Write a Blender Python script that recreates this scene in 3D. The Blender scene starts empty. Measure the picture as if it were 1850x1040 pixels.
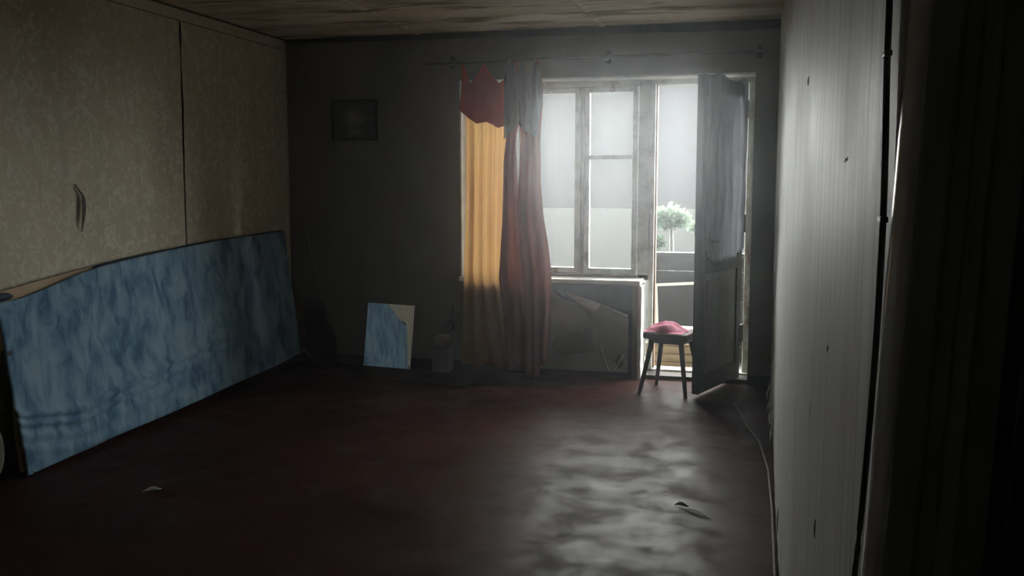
import bpy, bmesh, math, random
from mathutils import Vector, Matrix, noise
random.seed(7)
S = bpy.context.scene
C = S.collection

# ------------------------------------------------------------------ camera
D, W, H = 6.841, 3.7385, 2.55          # far wall distance, room width, room height
cam = bpy.data.cameras.new('camera')
cam.sensor_width = 36.0
cam.lens = 1702.65 / 1850 * 36
cam.clip_start = 0.02
cam.clip_end = 600
co = bpy.data.objects.new('camera', cam)
C.objects.link(co)
co.location = (3.63126, 0.0, 1.42067)
co.rotation_euler = (math.pi / 2 - 0.10889, 0.0, 0.2568)
S.camera = co

# ------------------------------------------------------------------ world, sun, exposure
wd = bpy.data.worlds.new('overcast_sky')
S.world = wd
wd.use_nodes = True
bg = wd.node_tree.nodes['Background']
bg.inputs['Color'].default_value = (1.0, 1.0, 1.0, 1)
bg.inputs['Strength'].default_value = 0.25
sun = bpy.data.lights.new('veiled_sun', 'SUN')
sun.energy = 54.0
sun.angle = math.radians(150)
sun.color = (0.97, 1.0, 0.98)
so = bpy.data.objects.new('veiled_sun', sun)
C.objects.link(so)
so.location = (2.4, 14, 6)
so.rotation_euler = Vector((-0.05, -1.0, -0.2)).to_track_quat('-Z', 'Y').to_euler()
S.view_settings.view_transform = 'Standard'
S.view_settings.look = 'None'
S.view_settings.exposure = 0.0
S.view_settings.gamma = 1.0
S.view_settings.use_curve_mapping = False
S.cycles.max_bounces = 10
S.cycles.diffuse_bounces = 5
S.cycles.transparent_max_bounces = 16
S.cycles.sample_clamp_indirect = 6.0
S.cycles.caustics_reflective = True

# ------------------------------------------------------------------ materials
def nd(nt, t, **kw):
    n = nt.nodes.new(t)
    for k, v in kw.items():
        setattr(n, k, v)
    return n

def base(name, rough=0.7, spec=0.3):
    m = bpy.data.materials.new(name)
    m.use_nodes = True
    b = m.node_tree.nodes['Principled BSDF']
    b.inputs['Roughness'].default_value = rough
    b.inputs['Specular IOR Level'].default_value = spec
    return m, m.node_tree, b

def ramp(nt, src, stops):
    r = nd(nt, 'ShaderNodeValToRGB')
    el = r.color_ramp.elements
    while len(el) < len(stops):
        el.new(0.5)
    for e, (p, c) in zip(el, stops):
        e.position = p
        e.color = (*c, 1) if len(c) == 3 else c
    nt.links.new(src, r.inputs['Fac'])
    return r.outputs['Color']

def coords(nt, scale=(1, 1, 1)):
    t = nd(nt, 'ShaderNodeTexCoord')
    mp = nd(nt, 'ShaderNodeMapping')
    mp.inputs['Scale'].default_value = scale
    nt.links.new(t.outputs['Object'], mp.inputs['Vector'])
    return mp.outputs['Vector']

def noise_tex(nt, vec, scale, detail=4, rough=0.55, dist=0.0):
    n = nd(nt, 'ShaderNodeTexNoise')
    n.inputs['Scale'].default_value = scale
    n.inputs['Detail'].default_value = detail
    n.inputs['Roughness'].default_value = rough
    n.inputs['Distortion'].default_value = dist
    nt.links.new(vec, n.inputs['Vector'])
    return n.outputs['Fac']

def mix(nt, fac, a, b, mode='MIX'):
    m = nd(nt, 'ShaderNodeMix', data_type='RGBA', blend_type=mode)
    for sock, v in ((m.inputs[0], fac), (m.inputs[6], a), (m.inputs[7], b)):
        if hasattr(v, 'is_linked'):
            nt.links.new(v, sock)
        elif isinstance(v, tuple):
            sock.default_value = (*v, 1)
        else:
            sock.default_value = v
    return m.outputs[2]

def bump(nt, b, src, strength=0.3, dist=0.01):
    n = nd(nt, 'ShaderNodeBump')
    n.inputs['Strength'].default_value = strength
    n.inputs['Distance'].default_value = dist
    nt.links.new(src, n.inputs['Height'])
    nt.links.new(n.outputs['Normal'], b.inputs['Normal'])

def mottled(name, c1, c2, scale=6, stretch=(1, 1, 1), rough=0.7, spec=0.3, bmp=0.0, lo=0.35, hi=0.65, detail=5, bdist=0.005):
    m, nt, b = base(name, rough, spec)
    v = coords(nt, stretch)
    f = noise_tex(nt, v, scale, detail)
    nt.links.new(ramp(nt, f, [(lo, c1), (hi, c2)]), b.inputs['Base Color'])
    if bmp:
        bump(nt, b, f, bmp, bdist)
    return m

def wall_left_mat():
    m, nt, b = base('patterned_beige_wallpaper', 0.75, 0.2)
    v = coords(nt)
    big = noise_tex(nt, v, 0.9, 3)
    col = ramp(nt, big, [(0.35, (0.46, 0.425, 0.32)), (0.65, (0.56, 0.51, 0.385))])
    pat = noise_tex(nt, v, 13, 5, 0.68, 1.6)
    mask = ramp(nt, pat, [(0.5, (0, 0, 0)), (0.58, (1, 1, 1))])
    m1 = nd(nt, 'ShaderNodeMath', operation='MULTIPLY')
    nt.links.new(mask, m1.inputs[0])
    m1.inputs[1].default_value = 0.7
    col = mix(nt, m1.outputs[0], col, (0.70, 0.665, 0.56))
    st = noise_tex(nt, coords(nt, (1, 5, 0.35)), 2.2, 5)
    col = mix(nt, ramp(nt, st, [(0.52, (0, 0, 0)), (0.75, (0.3, 0.3, 0.3))]), col, (0.25, 0.22, 0.15))
    nt.links.new(col, b.inputs['Base Color'])
    bump(nt, b, pat, 0.25, 0.004)
    return m

def wall_far_mat():
    m, nt, b = base('grey_green_wallpaper', 0.8, 0.15)
    v = coords(nt)
    big = noise_tex(nt, v, 1.6, 5)
    col = ramp(nt, big, [(0.35, (0.16, 0.165, 0.135)), (0.62, (0.22, 0.215, 0.175))])
    st = noise_tex(nt, coords(nt, (6, 1, 0.5)), 2.0, 4)
    col = mix(nt, ramp(nt, st, [(0.55, (0, 0, 0)), (0.75, (0.5, 0.5, 0.5))]), col, (0.2, 0.19, 0.13))
    nt.links.new(col, b.inputs['Base Color'])
    bump(nt, b, noise_tex(nt, v, 40, 3), 0.2, 0.003)
    return m

def wall_right_mat():
    m, nt, b = base('worn_pale_wallpaper', 0.42, 0.5)
    v = coords(nt)
    st = noise_tex(nt, coords(nt, (1, 9, 0.45)), 2.6, 6, 0.6)
    col = ramp(nt, st, [(0.3, (0.58, 0.595, 0.555)), (0.5, (0.76, 0.77, 0.72)), (0.7, (0.84, 0.845, 0.79))])
    bl = noise_tex(nt, v, 3.1, 5)
    col = mix(nt, ramp(nt, bl, [(0.5, (0, 0, 0)), (0.72, (0.45, 0.45, 0.45))]), col, (0.6, 0.54, 0.43))
    sp = noise_tex(nt, coords(nt, (1, 5, 1.5)), 6.5, 2)
    col = mix(nt, ramp(nt, sp, [(0.72, (0, 0, 0)), (0.77, (0.7, 0.7, 0.7))]), col, (0.12, 0.12, 0.1))
    nt.links.new(col, b.inputs['Base Color'])
    rr = ramp(nt, bl, [(0.3, (0.50, 0.50, 0.50)), (0.7, (0.62, 0.62, 0.62))])
    nt.links.new(rr, b.inputs['Roughness'])
    bump(nt, b, st, 0.35, 0.006)
    return m

def ceiling_mat():
    m, nt, b = base('stained_whitewash', 0.85, 0.1)
    v = coords(nt)
    n1 = noise_tex(nt, coords(nt, (0.7, 1.6, 1)), 1.3, 6, 0.6, 0.6)
    col = ramp(nt, n1, [(0.34, (0.42, 0.35, 0.25)), (0.47, (0.70, 0.63, 0.51)), (0.62, (0.82, 0.76, 0.65))])
    n2 = noise_tex(nt, coords(nt, (0.6, 2.5, 1)), 2.0, 5, 0.6, 1.0)
    col = mix(nt, ramp(nt, n2, [(0.53, (0, 0, 0)), (0.62, (0.75, 0.75, 0.75))]), col, (0.14, 0.105, 0.06))
    nt.links.new(col, b.inputs['Base Color'])
    bump(nt, b, n2, 0.3, 0.005)
    return m

def floor_mat():
    m, nt, b = base('worn_red_brown_floor_paint', 0.3, 0.045)
    v = coords(nt)
    n1 = noise_tex(nt, v, 1.5, 6, 0.6)
    col = ramp(nt, n1, [(0.35, (0.022, 0.008, 0.0065)), (0.6, (0.042, 0.0155, 0.012))])
    n2 = noise_tex(nt, v, 7.5, 6, 0.65)
    col = mix(nt, ramp(nt, n2, [(0.56, (0, 0, 0)), (0.66, (0.75, 0.75, 0.75))]), col, (0.02, 0.015, 0.012))
    n3 = noise_tex(nt, v, 3.2, 7, 0.7, 0.4)
    col = mix(nt, ramp(nt, n3, [(0.58, (0, 0, 0)), (0.68, (0.55, 0.55, 0.55))]), col, (0.075, 0.058, 0.046))
    nt.links.new(col, b.inputs['Base Color'])
    rr = ramp(nt, noise_tex(nt, v, 5, 5, 0.6, 0.3), [(0.34, (0.38, 0.38, 0.38)), (0.5, (0.48, 0.48, 0.48)), (0.64, (0.62, 0.62, 0.62))])
    nt.links.new(rr, b.inputs['Roughness'])
    bump(nt, b, n3, 0.12, 0.003)
    return m

def fabric_blue():
    m, nt, b = base('blue_streaked_fabric', 0.85, 0.1)
    v = coords(nt, (1, 1, 1))
    w = nd(nt, 'ShaderNodeTexNoise')
    w.inputs['Scale'].default_value = 4.2
    w.inputs['Detail'].default_value = 2
    nt.links.new(coords(nt, (1, 1.0, 0.6)), w.inputs['Vector'])
    a = nd(nt, 'ShaderNodeVectorMath', operation='MULTIPLY_ADD')
    nt.links.new(w.outputs['Color'], a.inputs[0])
    a.inputs[1].default_value = (0.0, 0.22, 0.12)
    mp = coords(nt, (1, 1, 0.42))
    nt.links.new(mp, a.inputs[2])
    f = noise_tex(nt, a.outputs[0], 11, 4, 0.6)
    col = ramp(nt, f, [(0.36, (0.075, 0.150, 0.250)), (0.48, (0.17, 0.29, 0.40)), (0.62, (0.28, 0.41, 0.50))])
    nt.links.new(col, b.inputs['Base Color'])
    bump(nt, b, f, 0.25, 0.004)
    return m

def cloth_mat(name, c1, c2, trans=0.5, scale=5, tcol=None, clear=0.0):
    m, nt, b = base(name, 0.9, 0.05)
    out = nt.nodes['Material Output']
    f = noise_tex(nt, coords(nt, (3, 1, 0.6)), scale, 5)
    col = ramp(nt, f, [(0.35, c1), (0.65, c2)])
    nt.links.new(col, b.inputs['Base Color'])
    t = nd(nt, 'ShaderNodeBsdfTranslucent')
    if tcol:
        t.inputs['Color'].default_value = (*tcol, 1)
    else:
        nt.links.new(col, t.inputs['Color'])
    mx = nd(nt, 'ShaderNodeMixShader')
    mx.inputs[0].default_value = trans
    nt.links.new(b.outputs[0], mx.inputs[1])
    nt.links.new(t.outputs[0], mx.inputs[2])
    last = mx.outputs[0]
    if clear:
        tr = nd(nt, 'ShaderNodeBsdfTransparent')
        m2 = nd(nt, 'ShaderNodeMixShader')
        m2.inputs[0].default_value = clear
        nt.links.new(last, m2.inputs[1])
        nt.links.new(tr.outputs[0], m2.inputs[2])
        last = m2.outputs[0]
    nt.links.new(last, out.inputs['Surface'])
    return m

def glass_mat(name, dust=0.06, tint=(0.995, 1.0, 0.995), dustcol=(0.5, 0.5, 0.47)):
    m, nt, b = base(name, 0.9, 0.0)
    out = nt.nodes['Material Output']
    b.inputs['Base Color'].default_value = (*dustcol, 1)
    tr = nd(nt, 'ShaderNodeBsdfTransparent')
    tr.inputs['Color'].default_value = (*tint, 1)
    gl = nd(nt, 'ShaderNodeBsdfGlossy')
    gl.inputs['Roughness'].default_value = 0.05
    fr = nd(nt, 'ShaderNodeFresnel')
    fr.inputs['IOR'].default_value = 1.5
    mx = nd(nt, 'ShaderNodeMixShader')
    nt.links.new(fr.outputs[0], mx.inputs[0])
    nt.links.new(tr.outputs[0], mx.inputs[1])
    nt.links.new(gl.outputs[0], mx.inputs[2])
    f = noise_tex(nt, coords(nt), 5, 4)
    mm = nd(nt, 'ShaderNodeMath', operation='MULTIPLY')
    nt.links.new(f, mm.inputs[0])
    mm.inputs[1].default_value = dust * 2
    m2 = nd(nt, 'ShaderNodeMixShader')
    nt.links.new(mm.outputs[0], m2.inputs[0])
    nt.links.new(mx.outputs[0], m2.inputs[1])
    nt.links.new(b.outputs[0], m2.inputs[2])
    nt.links.new(m2.outputs[0], out.inputs['Surface'])
    return m

def picture_mat():
    # a dim monochrome landscape print: bright water between dark banks under a pale sky
    m, nt, b = base('landscape_print', 0.5, 0.3)
    tc = nd(nt, 'ShaderNodeTexCoord')
    sp = nd(nt, 'ShaderNodeSeparateXYZ')
    nt.links.new(tc.outputs['Object'], sp.inputs[0])
    def blob(cx, cz, sx, sz):
        a = nd(nt, 'ShaderNodeVectorMath', operation='MULTIPLY_ADD')
        nt.links.new(tc.outputs['Object'], a.inputs[0])
        a.inputs[1].default_value = (1 / sx, 0, 1 / sz)
        a.inputs[2].default_value = (-cx / sx, 0, -cz / sz)
        l = nd(nt, 'ShaderNodeVectorMath', operation='LENGTH')
        nt.links.new(a.outputs[0], l.inputs[0])
        return ramp(nt, l.outputs['Value'], [(0.25, (1, 1, 1)), (1.0, (0, 0, 0))])
    n = noise_tex(nt, tc.outputs['Object'], 22, 5)
    col = ramp(nt, n, [(0.35, (0.015, 0.016, 0.013)), (0.65, (0.055, 0.058, 0.047))])
    col = mix(nt, blob(-0.005, 0.02, 0.10, 0.085), col, (0.22, 0.22, 0.21))
    col = mix(nt, blob(0.0, -0.10, 0.085, 0.05), col, (0.2, 0.2, 0.19))
    col = mix(nt, blob(0.005, -0.125, 0.05, 0.025), col, (0.03, 0.03, 0.025))
    nt.links.new(col, b.inputs['Base Color'])
    return m

def frame_paint():
    m, nt, b = base('peeling_white_frame_paint', 0.55, 0.4)
    f = noise_tex(nt, coords(nt), 9, 6, 0.65)
    col = ramp(nt, f, [(0.3, (0.35, 0.33, 0.28)), (0.5, (0.52, 0.52, 0.47)), (0.7, (0.6, 0.6, 0.56))])
    g = noise_tex(nt, coords(nt, (1, 1, 0.4)), 5, 6, 0.7)
    col = mix(nt, ramp(nt, g, [(0.56, (0, 0, 0)), (0.66, (0.8, 0.8, 0.8))]), col, (0.2, 0.11, 0.06))
    nt.links.new(col, b.inputs['Base Color'])
    bump(nt, b, f, 0.3, 0.003)
    return m

M = {}
M['wl'] = wall_left_mat()
M['wf'] = wall_far_mat()
M['wr'] = wall_right_mat()
M['ceil'] = ceiling_mat()
M['floor'] = floor_mat()
M['blue'] = fabric_blue()
M['white'] = mottled('white_plaster', (0.62, 0.63, 0.58), (0.78, 0.79, 0.74), 7, bmp=0.2)
M['frame'] = frame_paint()
M['rust'] = mottled('brown_worn_wood_rebate', (0.13, 0.075, 0.045), (0.26, 0.17, 0.11), 12, (1, 1, 0.3), bmp=0.2)
M['glass'] = glass_mat('dusty_window_glass', 0.012)
M['doorglass'] = glass_mat('grimy_door_glass', 0.10)
M['orange'] = cloth_mat('apricot_curtain_cotton', (0.42, 0.27, 0.13), (0.5, 0.33, 0.17), 0.5, 4, tcol=(0.95, 0.74, 0.46))
M['red'] = cloth_mat('dark_red_folded_cotton', (0.42, 0.10, 0.07), (0.55, 0.14, 0.095), 0.55, 5)
M['brown'] = cloth_mat('dusty_rose_brown_cotton', (0.26, 0.115, 0.085), (0.36, 0.165, 0.12), 0.5, 5)
M['hazelayer'] = cloth_mat('grey_haze_layer', (0.2, 0.21, 0.22), (0.32, 0.33, 0.34), 0.4, 8, clear=0.4)  # sheer grey standing in for the haze over the curtain top
M['doorcloth'] = cloth_mat('grey_door_curtain', (0.34, 0.36, 0.39), (0.48, 0.50, 0.53), 0.6, 8, clear=0.15)
M['doorwood'] = mottled('grey_green_door_paint', (0.075, 0.08, 0.066), (0.115, 0.12, 0.098), 5, (2, 1, 0.5), 0.5, 0.4, bmp=0.15)
M['doorstile'] = mottled('dark_grey_door_stile_paint', (0.028, 0.029, 0.025), (0.05, 0.052, 0.044), 5, (2, 1, 0.5), 0.55, 0.25)
M['dark'] = mottled('dark_brown_wood', (0.018, 0.012, 0.009), (0.04, 0.026, 0.018), 8, (4, 4, 0.5), 0.5, 0.35)
M['seat'] = mottled('dark_red_brown_seat_wood', (0.03, 0.014, 0.011), (0.055, 0.024, 0.018), 9, (4, 1, 1), 0.7, 0.12)
M['pink'] = mottled('pink_towelling', (0.50, 0.17, 0.25), (0.64, 0.27, 0.35), 18, rough=0.95, spec=0.05, bmp=0.3)
M['black'] = mottled('black_bag_fabric', (0.004, 0.004, 0.004), (0.009, 0.009, 0.009), 12, rough=0.8, spec=0.1)
M['strap'] = mottled('grey_strap_webbing', (0.16, 0.16, 0.15), (0.24, 0.24, 0.23), 20)
M['base'] = mottled('dark_brown_skirting_paint', (0.018, 0.012, 0.008), (0.035, 0.023, 0.016), 6, rough=0.55)
M['paper'] = mottled('greenish_torn_wallpaper', (0.20, 0.20, 0.145), (0.33, 0.325, 0.25), 3.2, rough=0.8, spec=0.15, bmp=0.15, lo=0.38, hi=0.6)
M['paperback'] = mottled('grey_wallpaper_back', (0.52, 0.52, 0.48), (0.64, 0.64, 0.59), 6, rough=0.85)
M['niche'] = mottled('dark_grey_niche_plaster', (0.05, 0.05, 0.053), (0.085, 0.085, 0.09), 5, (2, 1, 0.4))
M['darkmark'] = mottled('dark_patch_tone', (0.045, 0.045, 0.035), (0.08, 0.075, 0.055), 14)  # dark mottled tone for small marks, the tongue and one patch
M['olive'] = mottled('olive_patch_tone', (0.115, 0.11, 0.065), (0.175, 0.165, 0.105), 8)  # olive mottled tone for patches on the torn sheet
M['rail'] = mottled('dark_curtain_rail_paint', (0.06, 0.06, 0.052), (0.10, 0.10, 0.09), 10, rough=0.6)
M['cable'] = mottled('black_cable_rubber', (0.012, 0.012, 0.012), (0.025, 0.025, 0.024), 10, rough=0.5)
M['palecable'] = mottled('dusty_grey_cable', (0.22, 0.21, 0.18), (0.34, 0.32, 0.28), 15)
M['casing'] = mottled('dark_door_casing_paint', (0.26, 0.26, 0.215), (0.36, 0.36, 0.30), 4, (3, 3, 0.4), 0.5, 0.3, bmp=0.15)
M['casinglight'] = mottled('white_casing_edge_paint', (0.72, 0.72, 0.7), (0.84, 0.84, 0.82), 9, rough=0.2, spec=0.7)
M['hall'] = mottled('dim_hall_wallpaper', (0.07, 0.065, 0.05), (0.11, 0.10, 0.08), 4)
M['beige'] = mottled('beige_fibreboard', (0.40, 0.30, 0.20), (0.50, 0.39, 0.27), 4, (1, 1, 1), 0.85, 0.1, bmp=0.1)
M['navy'] = mottled('dark_navy_piping', (0.012, 0.02, 0.04), (0.03, 0.045, 0.07), 9)
M['sack'] = mottled('grey_brown_sacking', (0.085, 0.075, 0.058), (0.15, 0.135, 0.105), 9, rough=0.9, bmp=0.4)
M['rag'] = mottled('beige_rag', (0.30, 0.27, 0.21), (0.42, 0.38, 0.30), 12, rough=0.95, bmp=0.3)
M['carton'] = mottled('pale_grey_carton', (0.17, 0.17, 0.155), (0.24, 0.24, 0.22), 6, rough=0.85)
M['plastic'] = mottled('dark_bakelite', (0.02, 0.02, 0.017), (0.04, 0.038, 0.03), 10, rough=0.45)
M['balcony'] = mottled('grey_parapet_paint', (0.03, 0.032, 0.034), (0.05, 0.052, 0.054), 4, (1, 1, 3), 0.7)
M['panel'] = mottled('dark_grey_cabinet_door', (0.022, 0.022, 0.025), (0.042, 0.042, 0.045), 3, (3, 1, 0.6), 0.6)
M['plank'] = mottled('weathered_tan_plank', (0.20, 0.145, 0.085), (0.32, 0.24, 0.15), 5, (1, 3, 5), 0.85, bmp=0.2)
M['slab'] = mottled('grey_concrete_slab', (0.25, 0.24, 0.22), (0.35, 0.34, 0.31), 5, rough=0.9)
M['whitebox'] = mottled('white_foam_box', (0.6, 0.6, 0.58), (0.72, 0.72, 0.7), 6)
M['steel'] = mottled('dull_steel', (0.10, 0.10, 0.10), (0.18, 0.18, 0.17), 12, rough=0.45)
M['pic'] = picture_mat()
M['picframe'] = mottled('black_picture_frame', (0.012, 0.012, 0.010), (0.025, 0.024, 0.02), 10, rough=0.5)
M['ground'] = mottled('pale_dry_yard', (0.052, 0.053, 0.051), (0.057, 0.058, 0.056), 0.05, rough=1.0, spec=0.0)
M['leaf'] = cloth_mat('pale_summer_leaves', (0.24, 0.32, 0.23), (0.32, 0.40, 0.30), 0.5, 0.4, clear=0.25)
M['bark'] = mottled('grey_bark', (0.42, 0.42, 0.38), (0.52, 0.51, 0.46), 2)
mm, nt, b = base('mirror_silver', 0.03, 0.5)
b.inputs['Metallic'].default_value = 1.0
b.inputs['Base Color'].default_value = (0.86, 0.88, 0.87, 1)
M['mirror'] = mm

# ------------------------------------------------------------------ mesh helpers
def obj(name, bm, mat, parent=None, smooth=False, solid=0.0, bevel=0.0, subsurf=0):
    bmesh.ops.recalc_face_normals(bm, faces=bm.faces[:])
    me = bpy.data.meshes.new(name)
    bm.to_mesh(me)
    bm.free()
    me.materials.append(M[mat] if isinstance(mat, str) else mat)
    if smooth:
        for p in me.polygons:
            p.use_smooth = True
    o = bpy.data.objects.new(name, me)
    C.objects.link(o)
    if parent:
        o.parent = parent
    if solid:
        s = o.modifiers.new('solid', 'SOLIDIFY')
        s.thickness = solid
        s.offset = 0
    if bevel:
        s = o.modifiers.new('bevel', 'BEVEL')
        s.width = bevel
        s.segments = 2
    if subsurf:
        s = o.modifiers.new('sub', 'SUBSURF')
        s.levels = s.render_levels = subsurf
    return o

def empty(name, loc=(0, 0, 0), rz=0.0):
    o = bpy.data.objects.new(name, None)
    o.location = loc
    o.rotation_euler = (0, 0, rz)
    C.objects.link(o)
    return o

def tag(o, label, cat, group=None):
    o['label'] = label
    o['category'] = cat
    if group:
        o['group'] = group
    return o

def struct(o, label=None):
    o['kind'] = 'structure'
    if label:
        o['label'] = label
    return o

def box(bm, a, b, rot=None):
    vs = [bm.verts.new((x, y, z)) for x in (a[0], b[0]) for y in (a[1], b[1]) for z in (a[2], b[2])]
    for f in ((0, 1, 3, 2), (4, 6, 7, 5), (0, 4, 5, 1), (2, 3, 7, 6), (0, 2, 6, 4), (1, 5, 7, 3)):
        bm.faces.new([vs[i] for i in f])
    if rot is not None:
        bmesh.ops.transform(bm, matrix=rot, verts=vs)
    return vs

def boxes(*ab):
    bm = bmesh.new()
    for a, b in ab:
        box(bm, a, b)
    return bm

def tube(bm, pts, r, n=8, cap=True):
    pts = [Vector(p) for p in pts]
    rr = r if isinstance(r, (list, tuple)) else [r] * len(pts)
    rings = []
    for i, p in enumerate(pts):
        t = (pts[min(i + 1, len(pts) - 1)] - pts[max(i - 1, 0)]).normalized()
        u = t.cross(Vector((0, 0, 1)) if abs(t.z) < 0.9 else Vector((1, 0, 0))).normalized()
        w = t.cross(u)
        rings.append([bm.verts.new(p + rr[i] * (math.cos(k * 2 * math.pi / n) * u + math.sin(k * 2 * math.pi / n) * w)) for k in range(n)])
    for a, b in zip(rings, rings[1:]):
        for k in range(n):
            bm.faces.new((a[k], a[(k + 1) % n], b[(k + 1) % n], b[k]))
    if cap:
        bm.faces.new(rings[0][::-1])
        bm.faces.new(rings[-1])
    return bm

def grid(nu, nv, fn, keep=None):
    bm = bmesh.new()
    vs = [[bm.verts.new(fn(i / nu, j / nv)) for i in range(nu + 1)] for j in range(nv + 1)]
    for j in range(nv):
        for i in range(nu):
            if keep and not keep((i + .5) / nu, (j + .5) / nv):
                continue
            bm.faces.new((vs[j][i], vs[j][i + 1], vs[j + 1][i + 1], vs[j + 1][i]))
    if keep:
        bmesh.ops.delete(bm, geom=[v for v in bm.verts if not v.link_faces], context='VERTS')
    return bm

def lerp(tab, t):
    if t <= tab[0][0]:
        return tab[0][1]
    for (a, va), (b, vb) in zip(tab, tab[1:]):
        if t <= b:
            return va + (vb - va) * (t - a) / (b - a)
    return tab[-1][1]

def nz(x, y, z=0.0):
    return noise.noise(Vector((x, y, z)))

def blob(bm, c, r, seed=0, amp=0.18, freq=3.0, flat=True, u=16, v=10):
    """irregular lump: centre c, radii r"""
    r = Vector(r)
    res = bmesh.ops.create_uvsphere(bm, u_segments=u, v_segments=v, radius=1.0)
    for vt in res['verts']:
        k = 1 + amp * nz(vt.co.x * freq + seed, vt.co.y * freq, vt.co.z * freq)
        vt.co = Vector((vt.co.x * r.x * k, vt.co.y * r.y * k, vt.co.z * r.z * k)) + Vector(c)
        if flat and vt.co.z < 0.003:
            vt.co.z = 0.003
    return bm

# ------------------------------------------------------------------ room shell
YB = -0.7                                           # back wall behind the photographer
struct(obj('floor', grid(60, 100, lambda u, v: (-0.3 + u * 5.4, YB - 0.3 + v * (D + 0.4 - YB), 0.0012 * nz(u * 14, v * 20) - 0.003 * (u * 5.4 - .3 > W))), 'floor', smooth=True))
struct(obj('floor_slab', boxes(((-0.3, YB - 0.3, -0.25), (5.1, 7.22, -0.02))), 'slab'))
ceil = struct(obj('ceiling', boxes(((-0.3, YB - 0.3, H), (5.1, 7.2, H + 0.2))), 'ceil'))
# plaster ridges over the slab joints
for sx, wv in ((1.10, 0.03), (2.50, 0.028)):
    o = obj('slab_joint', grid(6, 60, lambda u, v: (sx + (u - .5) * 2 * wv + 0.012 * nz(v * 9, sx) - 0.08 * (v - 1) * (sx < 2), 0.2 + v * (D - 0.2),
            H - 0.0005 - 0.010 * math.sin(math.pi * u) * (0.75 + 0.4 * nz(v * 30, u * 3, sx)))), 'ceil', ceil, smooth=True)

wl = struct(obj('wall_left', boxes(((-0.3, YB - 0.3, -0.02), (0.0, 7.2, H))), 'hall'))
# two lengths of wallpaper on the left wall meet in an open, slightly curled seam
def sheet_fn(y0, y1):
    def fn(u, v):
        y = y0 + u * (y1 - y0)
        z = 0.05 + v * (2.462 - 0.05)
        lift = 0.0
        d = abs(y - 5.425)
        if d < 0.07 and z > 1.35:
            lift = 0.016 * (1 - d / 0.07) ** 2 * min(1, (z - 1.35) / 0.4) * (0.6 + 0.8 * nz(z * 5, y0))
        lift = max(lift, 0)
        if z > 1.3:
            y += 0.006 * nz(z * 7, 3.0) * (1 - min(1, d / 0.3))
        # long diagonal pucker left of the seam
        yc = 5.14 + (2.04 - z) * 0.26
        if 1.3 < z < 2.1:
            k = (y - yc) / 0.022
            lift += 0.012 * math.exp(-k * k) * math.sin(math.pi * (z - 1.3) / 0.8)
        return (0.004 + lift + 0.0015 * nz(y * 3, z * 3), y, z)
    return fn
obj('wallpaper_sheet', grid(150, 60, sheet_fn(2.4, 5.415)), 'wl', wl, smooth=True)
obj('wallpaper_sheet', grid(60, 8, sheet_fn(YB, 2.4)), 'wl', wl, smooth=True)
obj('wallpaper_sheet', grid(60, 60, sheet_fn(5.432, 6.84)), 'wl', wl, smooth=True)
obj('wallpaper_border', boxes(((0.0, YB, 2.468), (0.006, D, 2.535))), 'wl', wl)
# small tongue of torn paper hanging from the left wall
def tongue(u, v):
    w = lerp([(0, .003), (.2, .009), (.4, .017), (.7, .012), (1, .001)], v)
    return (0.010 + 0.012 * math.sin(v * 2.6) + 0.012 * (u - .5) ** 2, 4.395 + 0.05 * min(1, v * 4) - 0.045 * (v > .5) * (v - .5) + (u - .5) * 2 * w, 1.425 - 0.26 * v)
obj('torn_tongue', grid(6, 16, tongue), 'darkmark', wl, smooth=True, solid=0.002)

X0, X1, XD, X2 = 1.43, 2.80, 2.83, 3.575        # window left, right; balcony door left, right
ZS, ZT = 0.735, 2.195
YO = 7.20                                          # outer face
wf = struct(obj('wall_far', boxes(((-0.3, D, -0.02), (X0, YO, H)), ((X2, D, -0.02), (5.1, YO, H)), ((X0, D, ZT), (X2, YO, H)),
                                  ((X0, D + 0.09, -0.02), (X1, YO, ZS - 0.045))), 'wf'))
# pieces around the recess under the window
obj('recess_cheek', boxes(((X0, D, -0.0), (2.10, D + 0.09, ZS - 0.045)), ((2.745, D, 0.0), (X1, D + 0.09, ZS - 0.045))), 'wf', wf)
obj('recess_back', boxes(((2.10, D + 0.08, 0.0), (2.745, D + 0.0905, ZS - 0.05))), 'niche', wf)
# dark strip below the ceiling, deeper towards the right
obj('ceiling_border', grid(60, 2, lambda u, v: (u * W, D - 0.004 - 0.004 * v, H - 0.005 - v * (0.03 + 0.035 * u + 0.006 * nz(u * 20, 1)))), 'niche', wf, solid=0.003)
# white plastered reveals
t = struct(obj('trim_1', boxes(((X0, D - 0.006, ZS), (X0 + 0.012, 7.05, ZT)), ((X0, D - 0.006, ZT - 0.012), (X2, 7.05, ZT))), 'white'), 'white plastered window reveal at left side and top')
t = struct(obj('trim_2', grid(5, 24, lambda u, v: (X1 + 0.004 * nz(v * 9, u), D - 0.012 + u * 0.24, 0.0 + v * (ZS - 0.05))), 'white', solid=0.024), 'white plastered reveal beside the balcony door below the sill')

struct(obj('wall_right', boxes(((W, 0.835, -0.02), (W + 0.12, D, H)), ((W, YB, 2.1), (W + 0.12, 0.835, H)), ((W, YB - 0.3, -0.02), (W + 0.12, -0.1, 2.1))), 'wr'))
wr = bpy.data.objects['wall_right']
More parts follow.
